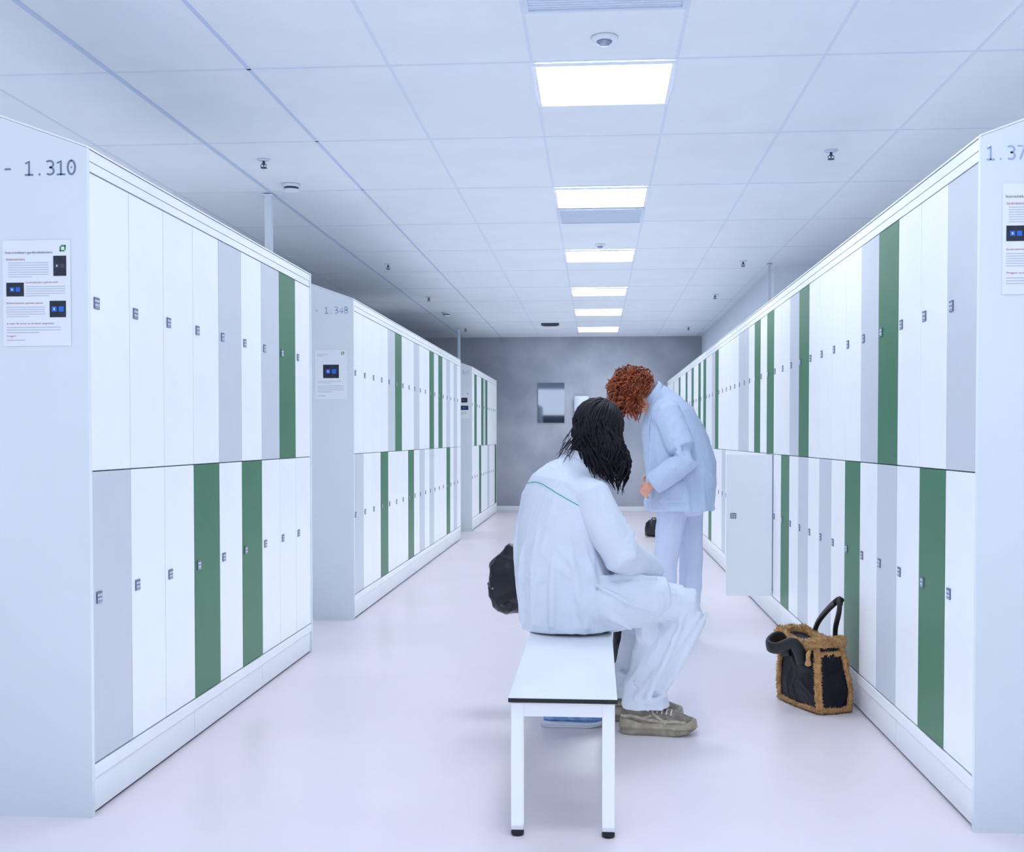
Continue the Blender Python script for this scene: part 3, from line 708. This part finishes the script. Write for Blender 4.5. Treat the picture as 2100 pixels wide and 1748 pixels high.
# hair: soft, loose waves falling past the near shoulder
mb = MB(); P = lambda *q: HC + HF @ V(q)
mb.ell(P(0, -.022, .028), (.086, .104, .102), HF)
mb.ell(P(0, -.068, .0), (.076, .054, .082), HF)
D0 = P(0, -.062, .0)
mb.loft([(D0, .082, .05), (D0+V((.006, 0, -.06)), .084, .047), (D0+V((.02, -.008, -.11)), .072, .040), (D0+V((.034, -.012, -.15)), .046, .026)], side=HF @ V((1, 0, 0)), n=24, cap=.7)
rnd = random.Random(5)
for i in range(520):
    az = math.radians(rnd.uniform(52, 308)); rr = rnd.uniform(.96, 1.08)
    pts = []
    end = math.radians(rnd.uniform(84, 102))
    for k in range(6):
        po = .12 + (end-.12)*k/5
        pts.append(P(math.sin(az)*math.sin(po)*.091*rr, math.cos(az)*math.sin(po)*.109*rr - .022, math.cos(po)*.107*rr + .03) + V((0, 0, .006*math.sin(az*9+k*.8))))
    last = pts[-1]
    out = V((last.x-HC.x, last.y-HC.y, 0)).normalized(); tan = V((-out.y, out.x, 0))
    zend = 1.05 - .05*max(-.5, out.x) + rnd.uniform(-.03, .11)      # longer towards the near shoulder
    drift = V((.034, -.014, 0)); ph = az*2.6 + rnd.uniform(-.6, .6); wa = rnd.uniform(.008, .018)
    inw = rnd.uniform(.0, .035)
    for k in range(1, 11):
        q = k/10
        wv = math.sin(ph + q*8.5)*wa*min(1, q*2.5)
        pts.append(V((last.x, last.y, last.z + (zend-last.z)*q)) + drift*q + out*(.012*math.sin(q*PI) - inw*q + wv*.8) + tan*wv*1.2)
    rd = rnd.uniform(.0035, .0065)
    mb.tube(pts, [rd*.7] + [rd]*9 + [rd*.95, rd*.9, rd*.8, rd*.65, rd*.45, rd*.2], 6)
for i in range(24):
    p0 = P(rnd.uniform(-.07, .06), -.11, rnd.uniform(-.09, -.0))
    mb.tube([p0, p0+V((-.02, -.01, -.03)), p0+V((-.05*rnd.random()-.015, -.02, -.06-rnd.random()*.03))], [.0022, .0016, .0006], 5)
mb.build('hair', M['hair_black'], t, True)
shoe(t, (.105, 4.645, 0), (1, -.06, 0), .31, .118, M['shoe_tan'], M['sole_tan'], M['panel_tan'], label='taupe chunky sneaker')
shoe(t, (.075, 4.85, 0), (1, -.05, 0), .30, .11, M['shoe_tan'], M['sole_tan'], M['panel_tan'], label='taupe chunky sneaker behind')

# ------------------------------------------------------------------ standing person
t = thing('person', 'person with curly red hair in pale work clothes, standing bent over', 'person', (.48, 6.68, 0))
f = V((-.97, -.25, 0)); l = V((.25, -.97, 0))
HC = V((.228, 6.655, 1.482)); HF = frame((-.40, .06, -.92), (-.88, -.1, .38))
LS, RS = V((.405, 6.515, 1.37)), V((.42, 6.85, 1.37))
LE, RE = V((.515, 6.43, 1.09)), V((.44, 6.92, 1.09))
LW, RW = V((.325, 6.455, .955)), V((.35, 6.86, .99))
LH, RH = V((.455, 6.595, .86)), V((.55, 6.775, .86))
LK, RK = V((.402, 6.575, .48)), V((.572, 6.785, .48))
LA, RA = V((.394, 6.58, .085)), V((.555, 6.79, .085))
mb = MB()
mb.loft([((.51, 6.68, .86), .155, .11), ((.52, 6.68, .96), .15, .11), ((.49, 6.68, 1.1), .13, .1), ((.44, 6.68, 1.25), .155, .105), ((.405, 6.68, 1.36), .15, .085), ((.37, 6.675, 1.43), .075, .06), ((.34, 6.672, 1.46), .05, .05), ((.27, 6.665, 1.49), .05, .052)], side=l, cap=.3)
head(mb, HC, HF)
for s, e, w in ((LS, LE, LW), (RS, RE, RW)):
    mb.loft([(s, .05, .05), (s.lerp(e, .5), .044, .044), (e, .038, .038), (e.lerp(w, .4), .037, .037), (w, .025, .025)], side=(0, 0, 1), n=14)
for hp, k, a in ((LH, LK, LA), (RH, RK, RA)):
    mb.loft([(hp, .078, .078), (hp.lerp(k, .5), .06, .06), (k, .046, .046), (k.lerp(a, .35), .046, .048), (a, .034, .036)], side=(0, 1, 0), n=16)
hand(mb, LW, (-.65, .15, -.6), (.3, .8, -.4), (-.4, -.1, .8), .8, .8)
hand(mb, RW, (-.5, -.3, -.7), (0, -.8, -.3), (-.3, .1, 1), .8, .7)
body = soft(mb, 'body', M['skin'], t, .0055, 2)
face_parts(HC, HF, body)
mb = MB()
mb.loft([((.50, 6.68, .80), .165, .13), ((.52, 6.68, .96), .16, .13)], side=l, cap=.3)
for hp, k, a in ((LH, LK, LA), (RH, RK, RA)):
    mb.loft([(hp, .098, .096), (hp.lerp(k, .35), .086, .084), (k, .074, .072), (k.lerp(a, .5), .069, .069), (a+V((0, 0, .05)), .071, .071), (a+V((0, 0, -.03)), .072, .073)], side=(0, 1, 0), n=24, cap=.1)
    for q in (-.04,): mb.tube([hp+V((q, -.083, -.1)), k+V((q*.6, -.066, .0)), a+V((q, -.062, .04))], [.008, .012, .009], 8)
soft(mb, 'trousers', M['trouser2'], t, .008, 4, folds(.004, (9, 9, 2.5), 6.3))
mb = MB()
secs = [(.795, .485, .222, .198), (.812, .485, .227, .203), (.87, .495, .215, .202), (.95, .503, .212, .208), (1.05, .50, .21, .207), (1.17, .472, .21, .195), (1.27, .444, .209, .177), (1.35, .42, .204, .149), (1.41, .397, .164, .114), (1.45, .374, .108, .09), (1.485, .345, .078, .074)]
mb.loft([((x, 6.68, z), a, b) for z, x, a, b in secs], side=l, n=36, cap=.03)
CH = V((.41, 6.68, 1.34))
arm_cloth(mb, RS, RE, RW, RS.lerp(CH, .35), (.075, .082, .075, .06))
mb.ell(LS.lerp(CH, .2), (.09, .09, .085))
for an, zt in ((-70, 1.2), (-40, 1.0), (-5, 1.02), (25, 1.15), (55, 1.05), (85, 1.2)):      # drape folds on the near side and back
    L = []
    for i in range(5):
        q = i/4; z = zt+(.80-zt)*q; a = math.radians(an)
        L.append(V((.465+.025*q, 6.68, z)) + l*math.cos(a)*(.208+.012*q) - f*math.sin(a)*(.19+.01*q))
    mb.tube(L, [.005, .012, .018, .02, .017], 8)
jk, bvh = soft(mb, 'jacket', M['cotton2'], t, .0065, 3, folds(.005, (6.5, 6.5, 2.6), 4.4), want_bvh=True)
mb = MB(); arm_cloth(mb, LS, LE, LW, LS.lerp(CH, .12), (.08, .084, .077, .064))
for k, q in ((.7, .03), (.82, .02), (.91, .0)):
    c = LS.lerp(LE, k); mb.tube([c+V((-.05, .03, .04)), c+V((-.045, -.055, .02+q)), c+V((.0, -.07, -.02))], [.005, .014, .005], 8)
for k in (.4,):
    c = LE.lerp(LW, k); mb.tube([c+V((-.03, -.03, .06)), c+V((.0, -.067, .01)), c+V((.03, -.05, -.04))], [.005, .012, .005], 8)
soft(mb, 'sleeve', M['cotton2'], jk, .0065, 4, folds(.003, (9, 9, 5), 5.9))
mb = MB(); nb = V((.352, 6.674, 1.462)); ax = V((-.75, 0, .66)).normalized(); u0 = l; w0 = ax.cross(u0).normalized()
R = []
for rad, hz in ((.08, .0), (.082, .05), (.075, .055), (.068, .0)):
    R.append(mb.ring([nb + ax*hz + (u0*math.cos(2*PI*j/28) + w0*math.sin(2*PI*j/28))*rad for j in range(28)]))
for i in range(4): mb.bridge(R[i], R[(i+1) % 4], 0)
mb.build('collar', M['cotton2'], jk, True)
mb = MB(); pts = []
for i in range(40):
    z = 1.40 - .59*i/39; h = bvh.ray_cast(V((.42, 6.60, z)) + f*.8, -f)
    if h[0]: pts.append(h[0] + h[1]*.003)
mb.tube(pts, .009, 6, side=(0, 1, 0), flat=.5); mb.build('front_placket', M['cotton2'], jk, True)
patch(bvh, (.37, 5.9, .975), (.15, 0, 0), (0, 0, -.13), 12, 12, (0, 1, 0), 'pocket', M['cotton2'], jk, .008)
# curls
mb = MB(); P = lambda *q: HC + HF @ V(q)
mb.ell(P(0, -.022, .03), (.094, .108, .106), HF)
rnd = random.Random(9)
for i in range(640):
    while True:
        d = V((rnd.gauss(0, 1), rnd.gauss(0, 1), rnd.gauss(0, 1))).normalized()
        if d.z > -.7 and not (d.y > .85 and d.z < -.1): break
    base = P(d.x*.09, d.y*.105-.022, d.z*.102+.03)
    out = (HF @ d); g = (out*1.0 + V((-.10, -.1, -.8))*rnd.uniform(.2, 1.3)).normalized()
    low = d.y > .2 and d.z < .5
    a1 = g.orthogonal().normalized(); a2 = g.cross(a1); L = rnd.uniform(.03, .06) * (1.6 if low else 1); cr = rnd.uniform(.007, .016); ph = rnd.uniform(0, 6.28); turns = rnd.uniform(.8, 1.7)
    pts = []; n = 14
    for k in range(n):
        q = k/(n-1); an = ph + turns*2*PI*q
        pts.append(base + g*L*q + (a1*math.cos(an) + a2*math.sin(an))*cr*(.6+.4*q) + V((0, 0, -.014*q*q)))
    rd = rnd.uniform(.0028, .0048)
    mb.tube(pts, [rd]*(n-3) + [rd*.85, rd*.6, rd*.3], 5)
mb.build('hair', M['hair_red'], t, True)
shoe(t, (.465, 6.58, 0), (-1, -.05, 0), .27, .1, M['sole_white'], M['sole_white'], M['print'])
shoe(t, (.60, 6.79, 0), (-1, -.05, 0), .27, .1, M['sole_white'], M['sole_white'], M['print'])

# ------------------------------------------------------------------ shoe under bench
o = shoe(None, (-.225, 4.725, 0), (1, .05, 0), .26, .1, M['shoe_blue'], M['sole_white'], M['shoe_blue'], name='sneaker', sk=.42)
tag(o, 'blue sneaker with a white sole on the floor under the bench', 'shoe')

# ------------------------------------------------------------------ slouchy black bag on bench
p = V((-.268, 5.0, .437))
t = thing('shoulder_bag', 'slouchy black leather bag on the bench behind the seated person', 'bag', p)
def slump(q):
    q = V(q); k = min(1, max(0, (-.03 - q.x)/.15)); q.z = q.z*.92 - .055*k*k*(1 if q.z < .12 else .8); return p + q
mb = MB()
mb.loft([(V((.03, 0, .02)), .15, .055), (V((.03, 0, .06)), .175, .08), (V((.01, 0, .12)), .193, .09), (V((-.005, -.005, .17)), .212, .08), (V((-.005, -.01, .205)), .216, .058), (V((.02, -.01, .235)), .18, .03)], side=(1, 0, 0), n=40, cap=.35, power=3.8)
mb.tube([(-.2, -.06, .18), (-.1, -.085, .16), (.02, -.09, .17)], [.008, .015, .008], 8)
mb.tube([(-.14, -.078, .12), (-.06, -.092, .09), (.05, -.092, .11)], [.006, .014, .006], 8)
mb.tube([(-.18, -.07, .15), (-.15, -.085, .10), (-.12, -.07, .06)], [.006, .012, .006], 8)
for v in mb.bm.verts: v.co = slump(v.co)
soft(mb, 'bag_body', M['blackbag'], t, .007, 1, folds(.007, (8, 8, 8), 2.2))
mb = MB(); mb.loft([(V((.01, -.035, .235)), .17, .02), (V((-.005, -.072, .195)), .2, .014), (V((-.005, -.097, .145)), .185, .009), (V((.0, -.102, .115)), .165, .006)], side=(1, 0, 0), n=28, cap=.5, power=5)
for v in mb.bm.verts: v.co = slump(v.co)
mb.build('flap', M['blackbag'], t, True)
mb = MB(); mb.tube([slump(q) for q in ((-.21, -.01, .18), (-.17, -.02, .22), (-.1, -.02, .243), (0, -.01, .25), (.1, .0, .243), (.17, 0, .19))], .012, 8, flat=.35); mb.build('strap', M['black'], t, True)
mb = MB()
for q in ((-.185, -.088, .175), (-.15, -.101, .14)): mb.ell(slump(q), (.005, .004, .005), sub=2)
mb.build('stud', M['chrome'], t, True)
# dark bag beside the bench
p = V((.165, 5.16, 0))
t = thing('backpack', 'black bag standing on the floor beside the bench, behind the seated leg', 'bag', p)
mb = MB(); mb.loft([(p+V((0, 0, .02)), .085, .085), (p+V((0, 0, .1)), .092, .092), (p+V((0, 0, .24)), .09, .085), (p+V((-.01, 0, .36)), .075, .06)], side=(1, 0, 0), n=26, cap=.3, power=3.5)
soft(mb, 'bag_body', M['blackbag'], t, .01, 2, folds(.005, (10, 10, 8), 8))
mb = MB(); mb.tube([p+V((-.04, 0, .37)), p+V((-.03, 0, .405)), p+V((.0, 0, .405)), p+V((.01, 0, .37))], .008); mb.build('handle', M['black'], t, True)

# ------------------------------------------------------------------ shearling tote by the right lockers
p = V((.993, 5.17, 0)); an = math.radians(23)
t = thing('tote_bag', 'navy leather tote bag with tan shearling trim on the floor by the right lockers', 'bag', p)
t.rotation_euler.z = an
ORG[t.name] = V((0, 0, 0))      # parts below are modelled in the bag's own axes
hx, hy, hz = .088, .17, .33
def sl(q):      # slouch: the top leans, sags and draws in
    q = V(q); k = max(0, q.z)/.33
    return V((q.x*(1-.06*k) - .014*k*k + .012*math.sin(q.y*16)*k, q.y*(1-.02*k) + .018*k*k, q.z - .03*k*math.cos(q.y*9.5)*(1 if abs(q.x) > .03 else .5)))
mb = MB()
mb.loft([((0, 0, .012), hx, hy), ((0, 0, .1), hx+.014, hy+.006), ((0, 0, .22), hx*.98, hy), ((0, 0, .312), hx*.8, hy*.95)], side=(1, 0, 0), n=40, cap=.05, power=4)
for v in mb.bm.verts: v.co = sl(v.co)
soft(mb, 'bag_body', M['navy'], t, .007, 1, folds(.006, (9, 9, 8), 5))
def T(L, rr, n=14, flat=1.0, side=(.13, .2, 1)):
    Q = []
    for a, b in zip(L, L[1:]):
        for i in range(5): Q.append(sl(V(a).lerp(V(b), i/5)))
    Q.append(sl(L[-1])); mb.tube(Q, rr, n, flat=flat, side=side)
mb = MB(); fl = .0155
for sx in (-1, 1):
    for sy in (-1, 1):
        T([(sx*(hx-.010), sy*(hy-.012), .018), (sx*(hx-.004), sy*(hy-.008), .1), (sx*(hx-.010)*.95, sy*(hy-.012), .22), (sx*hx*.74, sy*hy*.91, .318)], fl, side=(sx, -sy, 0), flat=.75)
for sy in (-1, 1): T([(-hx+.01, sy*(hy-.006), .018), (0, sy*hy, .016), (hx-.01, sy*(hy-.006), .018)], fl*.8)
for sx in (-1, 1): T([(sx*(hx-.005), -hy+.012, .017), (sx*hx, 0, .015), (sx*(hx-.005), hy-.012, .017)], fl*.72)
def fuzz(co): return .003*noise.noise(co*32) + .003*noise.noise(co*140) + .002*noise.noise(co*300)
o = soft(mb, 'shearling_edging', M['fleece'], t, .0036, 2, fuzz); pile(o, 3600, .009, M['fleece'], o, 3)
mb = MB()
rim = [(-hx*.82, -hy*.97), (-hx*.88, 0), (-hx*.82, hy*.97), (0, hy*1.0), (hx*.82, hy*.97), (hx*.88, 0), (hx*.82, -hy*.97), (0, -hy*1.0), (-hx*.82, -hy*.97)]
for a, b in zip(rim, rim[1:]): T([(a[0], a[1], .318), ((a[0]+b[0])/2, (a[1]+b[1])/2, .312), (b[0], b[1], .318)], .024, side=(0, 0, 1), flat=.8)
mb.box((-hx*.8, -hy*.9, .25), (hx*.6, hy*.95, .275))
o = soft(mb, 'shearling_rim', M['fleece'], t, .0042, 2, fuzz); pile(o, 3600, .011, M['fleece'], o, 4)
def handle(pts, side):
    """wide flat leather strap along a smooth path"""
    mb = MB(); n = len(pts); P2 = []
    for i in range((n-1)*5+1):      # catmull-rom
        k = min(i//5, n-2); q = i/5 - k
        a, b, c, d = (V(pts[max(k-1, 0)]), V(pts[k]), V(pts[k+1]), V(pts[min(k+2, n-1)]))
        P2.append(.5*((2*b) + (c-a)*q + (2*a-5*b+4*c-d)*q*q + (3*b-a-3*c+d)*q**3))
    mb.loft([(p, .026, .011) for p in P2], side, 12, .4, power=3); mb.build('handle', M['black'], t, True)
handle([(.086, .14, .2), (.09, .138, .29), (.086, .10, .36), (.082, .02, .43), (.066, -.08, .486), (.05, -.118, .47), (.054, -.105, .43), (.07, -.06, .36), (.09, -.03, .29), (.088, -.03, .2)], (1, 1.6, .1))
handle([(-.1, .08, .22), (-.116, .08, .295), (-.165, .06, .312), (-.232, .015, .29), (-.222, -.04, .282), (-.155, -.075, .305), (-.116, -.085, .22)], (-.12, .0, 1))
mb = MB(); mb.tube([(-.095, -.12, .29), (-.115, -.125, .265), (-.115, -.125, .22)], [.004, .011, .015], 9); mb.build('tassel', M['fleece'], t, True)

# ------------------------------------------------------------------ light and camera
w = bpy.data.worlds.new('World'); S.world = w; w.use_nodes = True
bg = w.node_tree.nodes['Background']; bg.inputs[0].default_value = (.80, .89, 1.0, 1); bg.inputs[1].default_value = 3.0
def lamp(name, loc, sx, sy, power, rot=(0, 0, 0), col=(.90, .945, 1.0)):
    ld = bpy.data.lights.new(name, 'AREA'); ld.shape = 'RECTANGLE'; ld.size = sx; ld.size_y = sy; ld.energy = power; ld.color = col
    o = bpy.data.objects.new(name, ld); COL.objects.link(o); o.location = loc; o.rotation_euler = rot
# added unseen fill lamps facing up, standing in for stronger floor bounce
lamp('floor_bounce_fill', (-.2, 9.4, .03), 2.5, 18, 60, (PI, 0, 0))
lamp('side_aisle_fill', (-4.0, 4.0, .03), 2.5, 9, 65, (PI, 0, 0))
lamp('right_side_fill', (2.9, 4.5, .03), 1.8, 11, 50, (PI, 0, 0))
cam = bpy.data.cameras.new('Camera'); co = bpy.data.objects.new('Camera', cam); COL.objects.link(co)
cam.sensor_fit = 'HORIZONTAL'; cam.sensor_width = 36; cam.lens = 36*F/2100
co.location = (0, 0, H); co.rotation_euler = (PI/2 - PITCH, 0, YAW)
cam.shift_y = (HOR - 874 + F*math.tan(PITCH)) / 2100
cam.clip_start = .05
S.camera = co
